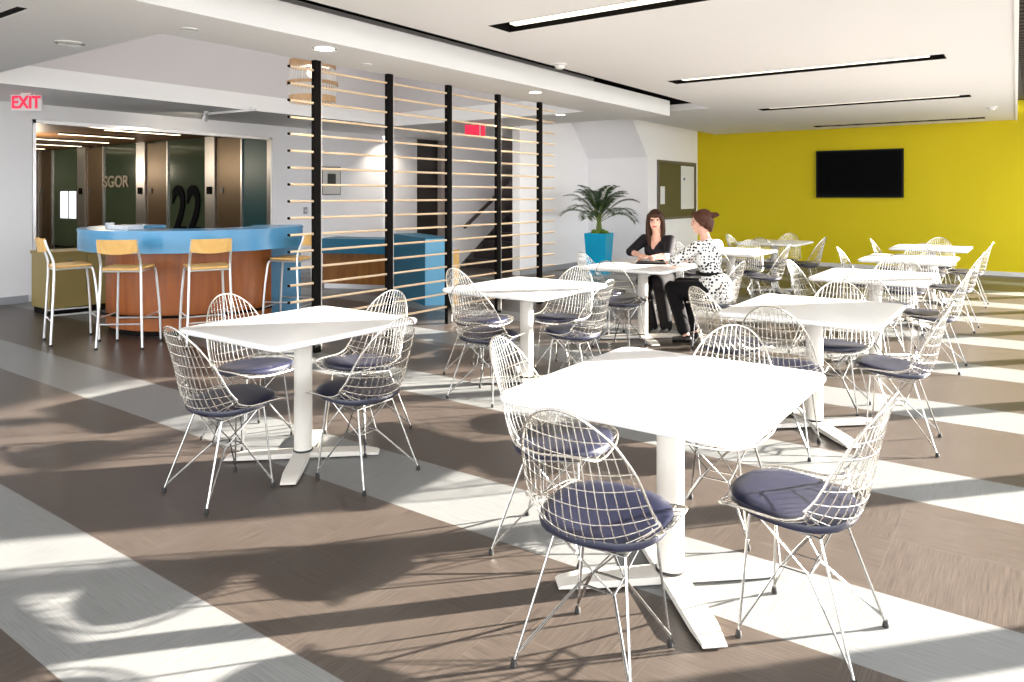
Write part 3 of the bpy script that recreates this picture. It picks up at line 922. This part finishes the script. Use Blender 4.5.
SIDES = {'S': ((0, -.50), 0, 'front-left'), 'E': ((.45, -.01), PI/2, 'front-right'), 'N': ((0, .50), PI, 'back-right'), 'W': ((-.455, 0), -PI/2, 'back-left')}
OVER = {  # (offset x, offset y, extra turn)
    ('T1', 'S'): (.005, -.555, .04), ('T1', 'E'): (.50, -.05, -.06), ('T1', 'N'): (-.01, .55, .05), ('T1', 'W'): (-.51, -.01, .22),
    ('T2', 'S'): (.08, -.54, -.04), ('T2', 'E'): (.49, 0, .03), ('T2', 'N'): (-.01, .47, .03), ('T2', 'W'): (-.48, 0, .0),
    ('T4', 'W'): (-.57, .06, .98), ('T4', 'S'): (-.07, -.47, .02), ('TP', 'N'): (-.14, .76, -.10), ('TP', 'E'): (.78, -.03, -.05),
}
proto = None
rnd = random.Random(3)
for key, (tx, ty), lab, ph in TABLES:
    if key != 'T2': tx, ty = tx*NEAR, ty*NEAR
    else: tx, ty = -3.395, 2.68
    for sd, ((dx, dy), rz, nm) in SIDES.items():
        j = (rnd.uniform(-.015, .03), rnd.uniform(-.015, .015), rnd.uniform(-.06, .06))
        if sd == 'W': j = (-j[0], j[1], j[2])
        if (key, sd) in OVER:
            o = OVER[(key, sd)]; X, Y, r = tx+o[0], ty+o[1], rz+o[2]
        else: X, Y, r = tx+dx+j[0], ty+dy+j[1], rz+j[2]
        if key == 'TP' and sd == 'N': l = 'white wire chair under the woman in the black blazer'
        elif key == 'TP' and sd == 'E': l = 'white wire chair under the woman in the polka-dot blouse'
        else: l = 'wire chair with blue pad, %s side of %s' % (nm, ph)
        g = 'white wire chairs around the tables'
        if proto is None: proto = make_chair(l, (X, Y, 0), r, g)
        else: copy_thing(proto, (X, Y, 0), r, l, g)

# ------------------------------------------------------------------ bar stools
def make_stool(label, loc, rotz):
    t = thing('bar_stool', label, 'bar stool', loc, rotz, 'bar stools')
    # faces +y; back posts at -y
    for sx in (-1, 1):
        pts = [(sx*.215, -.205, .012), (sx*.198, -.185, .40), (sx*.188, -.172, .74), (sx*.186, -.186, .85), (sx*.183, -.228, .96), (sx*.18, -.25, 1.04)]
        lg = MB().tube(smooth_path(pts), .0125, 10).build('leg', M_['stoolm'], t, True)
        MB().tube([(sx*.215, -.205, 0), (sx*.215, -.205, .02)], .015, 10).build('rubber_foot', M_['rubber'], lg)
        pts = [(sx*.215, .215, .012), (sx*.205, .205, .35), (sx*.185, .175, .68), (sx*.175, .15, .752)]
        lg = MB().tube(smooth_path(pts), .0125, 10).build('leg', M_['stoolm'], t, True)
        MB().tube([(sx*.215, .215, 0), (sx*.215, .215, .02)], .015, 10).build('rubber_foot', M_['rubber'], lg)
    mb = MB()
    for sx in (-1, 1): mb.tube([(sx*.187, -.172, .745), (sx*.176, .152, .752)], .010, 8)
    mb.tube([(-.187, -.172, .745), (.187, -.172, .745)], .010, 8); mb.tube([(-.176, .152, .752), (.176, .152, .752)], .010, 8)
    mb.build('seat_rails', M_['stoolm'], t, True)
    mb = MB()
    for sx in (-1, 1): mb.tube([(sx*.203, -.192, .30), (sx*.208, .208, .30)], .008, 8)
    mb.tube([(-.203, -.192, .24), (.203, -.192, .24)], .008, 8); mb.tube([(-.208, .208, .24), (.208, .208, .24)], .009, 8)
    mb.build('footrest', M_['stoolm'], t, True)
    # saddle seat
    mb = MB(); R = []
    for z, g in ((.757, .02), (.762, .004), (.772, 0), (.78, .004), (.783, .015)):
        R.append([(x, y*.92-.01, z-.012*(1-(x/.2)**2)+.01*(y > .1)) for x, y in rounded_rect(.2-g, .19-g, .06)])
    loops(mb, R); mb.build('seat', M_['beech'], t, 50)
    # curved plywood backrest
    mb = MB(); NB = 14; vs = []
    for i in range(NB+1):
        x = -.186+.372*i/NB; yy = -.232-.045*(1-(x/.186)**2)
        zb = .93-.015*(1-(x/.186)**2); zt = 1.055
        for (dy, z) in ((-.008, zb), (.008, zb), (-.014, zt), (-.030, zt)):
            vs.append((x, yy+dy, z))
    fs = [(0,1,2,3), (4*NB+3, 4*NB+2, 4*NB+1, 4*NB)]
    for i in range(NB):
        for j in range(4):
            j2 = (j+1) % 4
            fs.append((4*i+j, 4*(i+1)+j, 4*(i+1)+j2, 4*i+j2))
    mb.add(vs, fs); mb.build('backrest', M_['beech'], t, 30)
    return t
def smooth_path(pts, n=4):
    P = [Vector(p) for p in pts]; out = []
    for i in range(len(P)-1):
        p0 = P[max(i-1, 0)]; p1 = P[i]; p2 = P[i+1]; p3 = P[min(i+2, len(P)-1)]
        for k in range(n):
            t = k/n
            out.append(.5*((2*p1)+(p2-p0)*t+(2*p0-5*p1+4*p2-p3)*t*t+(3*p1-p0-3*p2+p3)*t*t*t))
    out.append(P[-1]); return out
def face(frm, to): return math.atan2(to[1]-frm[1], to[0]-frm[0])-PI/2
ST = [((-7.95, 3.39), 'leftmost bar stool, before the olive cabinet', -.25), ((-7.24, 3.62), 'second bar stool from the left, before the round bar', .12),
      ((-6.73, 4.13), 'third bar stool from the left, behind the left cafe table', .10), ((-6.82, 5.20), 'bar stool partly behind the first post of the slatted screen', .1)]
ps = None
for (p, l, dr) in ST:
    l = 'beech and silver tube ' + l
    rz = face(p, BC)+dr
    if ps is None: ps = make_stool(l, (*p, 0), rz)
    else: copy_thing(ps, (*p, 0), rz, l, 'bar stools')

# ------------------------------------------------------------------ potted palm
pp = thing('potted_palm', 'tall palm in a square turquoise planter against the white wall', 'potted plant', (-6.62, 12.0, 0), math.radians(8))
mb = MB(); R = []
for g, z in ((.165, 0), (.215, .77), (.195, .77), (.19, .70)):
    R.append([(-g, -g, z), (g, -g, z), (g, g, z), (-g, g, z)])
loops(mb, R); mb.build('planter', M_['teal'], pp)
mb = MB()
rp = random.Random(5)
for k in range(26):
    a = rp.uniform(0, 2*PI); r = rp.uniform(0, .14)
    mb.ball((r*math.cos(a), r*math.sin(a), .775+rp.uniform(0, .035)), .05, .05, .04, 8, 6)
mb.build('moss', M_['moss'], pp, True)
stem = MB(); leaf = MB()
for k in range(6):
    a = 2*PI*k/6
    stem.tube([(.06*math.cos(a), .06*math.sin(a), .74), (.03*math.cos(a), .03*math.sin(a), .95), (.035*math.cos(a), .035*math.sin(a), 1.16)], [.016, .013, .009], 7)
for k in range(22):
    az = k*2.39996+rp.uniform(-.2, .2)
    young = k/21                                   # outer fronds first, upright young ones last
    L = rp.uniform(.66, .80)*(1-.35*max(0, young-.75)*2)
    el = .42+1.0*young+rp.uniform(-.08, .08)
    d = Vector((math.cos(az), math.sin(az), 0))
    p = Vector((d.x*.03, d.y*.03, .98+.12*young)); pts = [p.copy()]
    ang = el
    for i in range(14):
        p = p+(d*math.cos(ang)+Vector((0, 0, math.sin(ang))))*(L/14); pts.append(p.copy())
        ang -= (.085+.03*(1-young))*(i/7)
    stem.tube(pts, [.006*(1-.8*i/14)+.001 for i in range(15)], 5)
    side = d.cross(Vector((0, 0, 1))).normalized()
    for i in range(4, 15):
        for q in (0, .5):
            f = min(13.9, i+q-.5); i0 = int(f); p = pts[i0].lerp(pts[min(i0+1, 14)], f-i0)
            tg = (pts[min(i0+1, 14)]-pts[i0-1]).normalized(); upv = side.cross(tg).normalized()
            if upv.z < 0: upv = -upv
            ll = .23*math.sin(PI*min(.97, (f-2.2)/13.0))**.6*rp.uniform(.85, 1.1)+.03
            for sg in (-1, 1):
                dirv = (side*sg*.9+tg*.7+upv*.22).normalized()
                wv = dirv.cross(upv).normalized()*.0115
                m1 = p+dirv*ll*.5; e = p+dirv*ll-Vector((0, 0, .30*ll))
                leaf.add([p, m1-wv, e, m1+wv, m1-upv*.003], [(0, 1, 4), (1, 2, 4), (2, 3, 4), (3, 0, 4)])
stem.build('stems', M_['stem'], pp, True)
leaf.build('fronds', M_['leaf'], pp)

# ------------------------------------------------------------------ the two women
def fuse(mb, name, mats, parent, voxel=.007, it=6, extra=None):
    """merge overlapping volumes into one continuous smooth skin"""
    me = mb.mesh(name, mats)
    o = bpy.data.objects.new(name, me); COL.objects.link(o)
    r = o.modifiers.new('r', 'REMESH'); r.mode = 'VOXEL'; r.voxel_size = voxel
    s = o.modifiers.new('s', 'SMOOTH'); s.iterations = it; s.factor = .5
    bpy.context.view_layer.update()
    dg = bpy.context.evaluated_depsgraph_get()
    m2 = bpy.data.meshes.new_from_object(o.evaluated_get(dg))
    bpy.data.objects.remove(o)
    m2.materials.clear()
    for mt in (mats if isinstance(mats, (list, tuple)) else [mats]): m2.materials.append(mt)
    m2.polygons.foreach_set('use_smooth', [True]*len(m2.polygons))
    if extra: extra(m2)
    m2.name = name
    return place(name, m2, parent)
def limb(mb, pts, rs, n=12, fl=None):
    """tapered rounded limb"""
    P = [Vector(p) for p in pts]; out = []; rr = []
    for i in range(len(P)-1):
        for k in range(4):
            f = k/4
            out.append(P[i].lerp(P[i+1], f)); rr.append(rs[i]+(rs[i+1]-rs[i])*f)
    out.append(P[-1]); rr.append(rs[-1])
    mb.tube(out, rr, n)
    mb.ball(P[0], rs[0], nu=n, nv=8); mb.ball(P[-1], rs[-1], nu=n, nv=8)
    for i in range(1, len(P)-1): mb.ball(P[i], rs[i], nu=n, nv=8)
def hand(mb, wrist, fwd, up, side):
    """palm, four curled unequal fingers, thumb on the 'side' side"""
    w = Vector(wrist); f = Vector(fwd).normalized(); u = Vector(up).normalized(); s = f.cross(u).normalized()*side
    pc = w+f*.05
    mb.ball(pc, .042, .038, .016, 10, 8, Matrix((f, s, u)).transposed())
    limb(mb, [w-f*.02, w+f*.03], [.024, .022], 10)
    for k, (o, L) in enumerate(((.027, .066), (.010, .075), (-.008, .07), (-.025, .054))):
        b = w+f*.078+s*o
        limb(mb, [b, b+f*L*.42-u*.004, b+f*L*.72-u*.018, b+f*L*.82-u*.034], [.0095, .009, .008, .0072], 8)
    b = w+f*.028+s*.03
    limb(mb, [b, b+f*.028+s*.024-u*.006, b+f*.058+s*.026-u*.014], [.012, .0105, .0085], 8)
def head(mb, c, fwd, up=(0, 0, 1), k=1.0):
    c = Vector(c); f = Vector(fwd).normalized(); u0 = Vector(up); s = f.cross(u0).normalized(); u = s.cross(f).normalized()
    M = Matrix((s, f, u)).transposed()
    L = lambda x, y, z: c+M @ Vector((x*k, y*k, z*k))
    mb.ball(L(0, -.012, .03), .074*k, .092*k, .085*k, 20, 14, M)         # cranium
    mb.ball(L(0, .028, -.035), .058*k, .060*k, .078*k, 18, 12, M)        # face
    mb.ball(L(0, .052, -.092), .026*k, .026*k, .020*k, 12, 8, M)         # chin
    for q in (-1, 1):
        mb.ball(L(q*.034, .058, -.03), .024*k, .020*k, .022*k, 10, 8, M)     # cheeks
        mb.ball(L(q*.074, -.008, -.018), .010*k, .020*k, .030*k, 10, 8, M)   # ears
        mb.ball(L(q*.030, .076, .030), .022*k, .012*k, .008*k, 10, 8, M)     # brow ridge
    limb(mb, [L(0, .084, .016), L(0, .100, -.022)], [.008*k, .013*k], 8)     # nose
    mb.ball(L(0, .082, -.062), .022*k, .012*k, .011*k, 10, 8, M)             # mouth mound
    return L, M
def face_marks(me, L, M, k=1.0):
    """paint lips and eyes as material zones of the same skin"""
    inv = M.transposed(); c = L(0, 0, 0)
    for p in me.polygons:
        q = inv @ (p.center-c)/k
        if q.y > .055:
            if abs(q.x) < .024-.2*abs(q.z+.062) and -.071 < q.z < -.054: p.material_index = 1
            elif .018 < abs(q.x) < .042 and .004 < q.z < .020: p.material_index = 2

def woman(label, loc, rotz, style):
    t = thing('person', label, 'person', loc, rotz)
    J = style
    hz = .565
    hip = {q: Vector((q*.085, .02, .555)) for q in (-1, 1)}
    # ---- body
    mb = MB()
    sp = J['spine']            # pelvis, waist, chest, neck base
    nk, hd = Vector(J['neck']), Vector(J['head'])
    mb.ball(sp[0], .155, .115, .10, 18, 12); mb.ball(sp[1], .118, .088, .11, 18, 12); mb.ball(sp[2], .150, .102, .13, 18, 12)
    limb(mb, [sp[0], sp[1], sp[2]], [.10, .085, .095], 16)
    limb(mb, [sp[2], sp[3], nk, hd-Vector((0, 0, .04))], [.085, .062, .047, .048], 14)
    SH = J['shoulder']; EL_ = J['elbow']; WR = J['wrist']
    for q in (-1, 1):
        limb(mb, [sp[3]+Vector((0, 0, -.03)), SH[q]], [.055, .05], 12)
        limb(mb, [SH[q], SH[q].lerp(EL_[q], .5), EL_[q], EL_[q].lerp(WR[q], .35), WR[q]], [.05, .043, .035, .034, .024], 12)
        hand(mb, WR[q], J['hf'][q], J['hu'][q], J['thumb'][q])
        limb(mb, [hip[q], J['knee'][q], J['knee'][q].lerp(J['ankle'][q], .35), J['ankle'][q]], [.088, .058, .054, .035], 14)
        limb(mb, [J['ankle'][q]+Vector((0, -.02, -.03)), J['toe'][q]], [.032, .024], 12)
    for q in (-1, 1): mb.ball(sp[2]+Vector((q*.062, .068, .0)), .054, .046, .052, 12, 8)
    Lf, Mf = head(mb, hd, J['look'], J.get('up', (0, 0, 1)))
    fuse(mb, 'body', [M_['skin'], M_['lips'], M_['eye']], t, .0062, 4, lambda me: face_marks(me, Lf, Mf))
    # ---- top garment
    mb = MB(); g = .014
    mb.ball(sp[0]+Vector((0, 0, .03)), .155+g, .115+g, .10, 18, 12); mb.ball(sp[1], .118+g, .088+g, .11+g, 18, 12); mb.ball(sp[2]+Vector((0, -.004, -.01)), .150+g, .102+g, .125+g, 18, 12)
    limb(mb, [sp[0], sp[1], sp[2]], [.10+g, .085+g, .095+g], 16)
    limb(mb, [sp[2], sp[3]+Vector((0, -.022, -.012))], [.085+g, .066+g*.3], 14)
    for q in (-1, 1):
        mb.ball(sp[2]+Vector((q*.062, .075, .0)), .058, .05, .055, 12, 8)      # bust
        limb(mb, [sp[3]+Vector((0, -.015, -.035)), SH[q]], [.055+g*.4, .05+g], 12)
        cuff = EL_[q].lerp(WR[q], J['cuff'])
        limb(mb, [SH[q], SH[q].lerp(EL_[q], .5), EL_[q], cuff], [.05+g, .043+g, .036+g, J['cuffr']], 12)
    if J.get('peplum'): limb(mb, [sp[0]+Vector((0, -.01, .02)), sp[0]+Vector((0, 0, -.06))], [.165, .175], 18)
    fuse(mb, J['top'][0], [J['top'][1]], t, .008, 5, J.get('cut'))
    # ---- trousers / skirt
    mb = MB()
    mb.ball(sp[0]+Vector((0, 0, -.01)), .155+.018, .115+.02, .10+.012, 18, 12)
    for q in (-1, 1):
        if J['legs'] == 'trousers':
            limb(mb, [hip[q], J['knee'][q], J['knee'][q].lerp(J['ankle'][q], .5), J['ankle'][q].lerp(J['knee'][q], J.get('hem', 0))+Vector((0, 0, -.02))], [.104, .076, .072, .066], 14)
        else:
            limb(mb, [hip[q], J['knee'][q]+Vector((0, -.04, 0))], [.106, .08], 14)
    if J['legs'] != 'trousers':
        limb(mb, [(hip[-1]+hip[1])/2, (J['knee'][-1]+J['knee'][1])/2+Vector((0, -.06, 0))], [.10, .078], 14)
    fuse(mb, J['legs'], [M_['trouser']], t, .009, 4)
    # ---- shoes
    for q in (-1, 1):
        mb = MB()
        limb(mb, [J['ankle'][q]+Vector((0, -.025, -.04)), J['toe'][q]+Vector((0, .01, -.002))], [.042, .031], 12)
        mb.ball(J['ankle'][q].lerp(J['toe'][q], .45)+Vector((0, 0, -.025)), .04, .075, .022, 12, 8)
        fuse(mb, 'shoe', [M_['shoe']], t, .008, 3)
    # ---- hair
    mb = MB(); LL = lambda x, y, z: Lf(x, y, z)
    J['hair'](mb, LL, Mf)
    fuse(mb, 'hair', [J['hairm']], t, .006, 3)
    return t, Lf, Mf

def hair_long(mb, L, M):
    mb.ball(L(0, -.022, .040), .086, .098, .090, 20, 14, M)
    for q in (-1, 1):
        limb(mb, [L(q*.070, .012, .055), L(q*.084, .004, -.02), L(q*.086, -.004, -.12), L(q*.075, .012, -.21), L(q*.066, .03, -.27)], [.026, .024, .026, .028, .014], 12)
        limb(mb, [L(q*.055, .062, .072), L(q*.074, .046, .01)], [.020, .015], 10)
    limb(mb, [L(-.05, .072, .070), L(-.02, .084, .068), L(.02, .084, .068), L(.05, .072, .070)], [.02, .021, .021, .02], 10)   # fringe
    limb(mb, [L(-.04, .082, .048), L(.04, .082, .048)], [.012, .012], 8)
    limb(mb, [L(0, -.085, .02), L(0, -.09, -.1), L(0, -.085, -.2)], [.06, .062, .04], 14)
    for q in (-1, 1): limb(mb, [L(q*.045, -.075, .02), L(q*.05, -.075, -.1), L(q*.05, -.07, -.22)], [.05, .05, .03], 12)
def hair_bun(mb, L, M):
    mb.ball(L(0, -.024, .042), .086, .098, .086, 20, 14, M)
    mb.ball(L(0, -.06, -.005), .076, .06, .075, 18, 12, M)
    for q in (-1, 1): limb(mb, [L(q*.060, .045, .075), L(q*.078, .015, .03), L(q*.076, -.03, -.02)], [.02, .018, .024], 10)
    limb(mb, [L(-.05, .062, .085), L(.05, .062, .085)], [.018, .018], 10)
    limb(mb, [L(0, -.10, .055), L(.0, -.15, .062), L(0, -.175, .058)], [.034, .026, .012], 12)     # knot
    limb(mb, [L(0, -.085, -.01), L(0, -.085, -.085)], [.045, .022], 12)

V = Vector
def v_neck(me):
    """open the blazer in a V below the throat"""
    import bmesh
    b = bmesh.new(); b.from_mesh(me)
    bad = [f for f in b.faces if f.calc_center_median().y > .085 and f.calc_center_median().z > .875 and abs(f.calc_center_median().x) < .012+.058*min(1, (f.calc_center_median().z-.875)/.115)]
    bmesh.ops.delete(b, geom=bad, context='FACES'); b.to_mesh(me); b.free()
A_STYLE = dict(
    spine=[V((0, -.01, .575)), V((0, .03, .70)), V((0, .075, .865)), V((0, .085, 1.0))], neck=(0, .095, 1.065), head=(0.0, .125, 1.195), look=(-.45, 1, -.04),
    shoulder={-1: V((-.165, .08, .975)), 1: V((.165, .08, .975))},
    elbow={-1: V((-.235, .26, .81)), 1: V((.27, .22, .82))}, wrist={-1: V((-.13, .45, .79)), 1: V((.0, .37, .79))},
    hf={-1: V((.9, .35, 0)), 1: V((-1, .12, 0))}, hu={-1: V((0, 0, 1)), 1: V((0, 0, 1))}, thumb={-1: -1, 1: 1},
    knee={-1: V((-.21, .41, .545)), 1: V((-.02, .42, .545))}, ankle={-1: V((-.27, .36, .10)), 1: V((-.11, .38, .10))}, toe={-1: V((-.29, .48, .032)), 1: V((-.12, .51, .032))},
    cut=v_neck, top=('blazer', M_['blazer']), cuff=.22, cuffr=.042, legs='trousers', hair=hair_long, hairm=M_['hair1'])
B_STYLE = dict(
    spine=[V((0, -.01, .575)), V((0, .02, .70)), V((0, .06, .865)), V((0, .075, 1.005))], neck=(0, .095, 1.08), head=(.0, .135, 1.215), look=(-.28, 1, -.08),
    shoulder={-1: V((-.17, .07, .98)), 1: V((.17, .07, .98))},
    elbow={-1: V((-.25, .27, .82)), 1: V((.235, .25, .82))}, wrist={-1: V((-.08, .44, .79)), 1: V((.06, .43, .79))},
    hf={-1: V((.85, .5, 0)), 1: V((-.85, .5, 0))}, hu={-1: V((0, 0, 1)), 1: V((0, 0, 1))}, thumb={-1: -1, 1: 1},
    knee={-1: V((-.09, .42, .545)), 1: V((.09, .44, .565))}, ankle={-1: V((-.08, .26, .10)), 1: V((.14, .30, .10))}, toe={-1: V((-.08, .39, .032)), 1: V((.13, .43, .032))},
    top=('blouse', M_['polka']), cuff=.62, cuffr=.045, peplum=1, hem=.16, legs='trousers', hair=hair_bun, hairm=M_['hair2'])
PA = (-3.52*NEAR, 7.86*NEAR); PB = (-2.60*NEAR, 7.05*NEAR)
for J_ in (A_STYLE, B_STYLE):
    for q in (-1, 1): J_['elbow'][q].z += .017; J_['wrist'][q].z += .017
pa, LA, MA = woman('seated woman in black blazer with long dark brown hair, forearms on the table', (*PA, 0), PI-.10, A_STYLE)
# neckline of the blazer: a black camisole and bare skin show at the throat
pb, LB_, MB_ = woman('seated woman in white blouse with black dots, brown hair pinned up, seen from behind', (*PB, 0), PI/2-.22, B_STYLE)
mb = MB()
MB().arcwall((0, .03), .118, .141, .70, .735, 0, 2*PI, 32).build('belt', M_['trouser'], pb)

# things on the women's table
t = thing('folder', 'flat black folder lying on the women\'s table', 'folder', (-3.36*NEAR, 7.27*NEAR, .758), math.radians(20))
MB().box(-.16, -.11, 0, .16, .11, .006).build('cover', M_['bezel'], t)
MB().box(-.155, -.105, .006, .155, .105, .014).build('pages', M_['bezel'], t)
MB().box(-.16, -.11, .014, .16, .11, .018).build('front_cover', M_['black'], t)
t = thing('paper_cup', 'small white cup beside the black folder on the women\'s table', 'cup', (-3.27*NEAR, 7.44*NEAR, .758))
MB().lathe([(.026, 0), (.034, .085), (.036, .088), (.033, .088), (.025, .005)], 20, cap=False).build('cup_body', M_['white'], t, True)
MB().lathe([(.0365, .085), (.0365, .093), (.03, .098)], 20).build('lid', M_['white'], t, True)
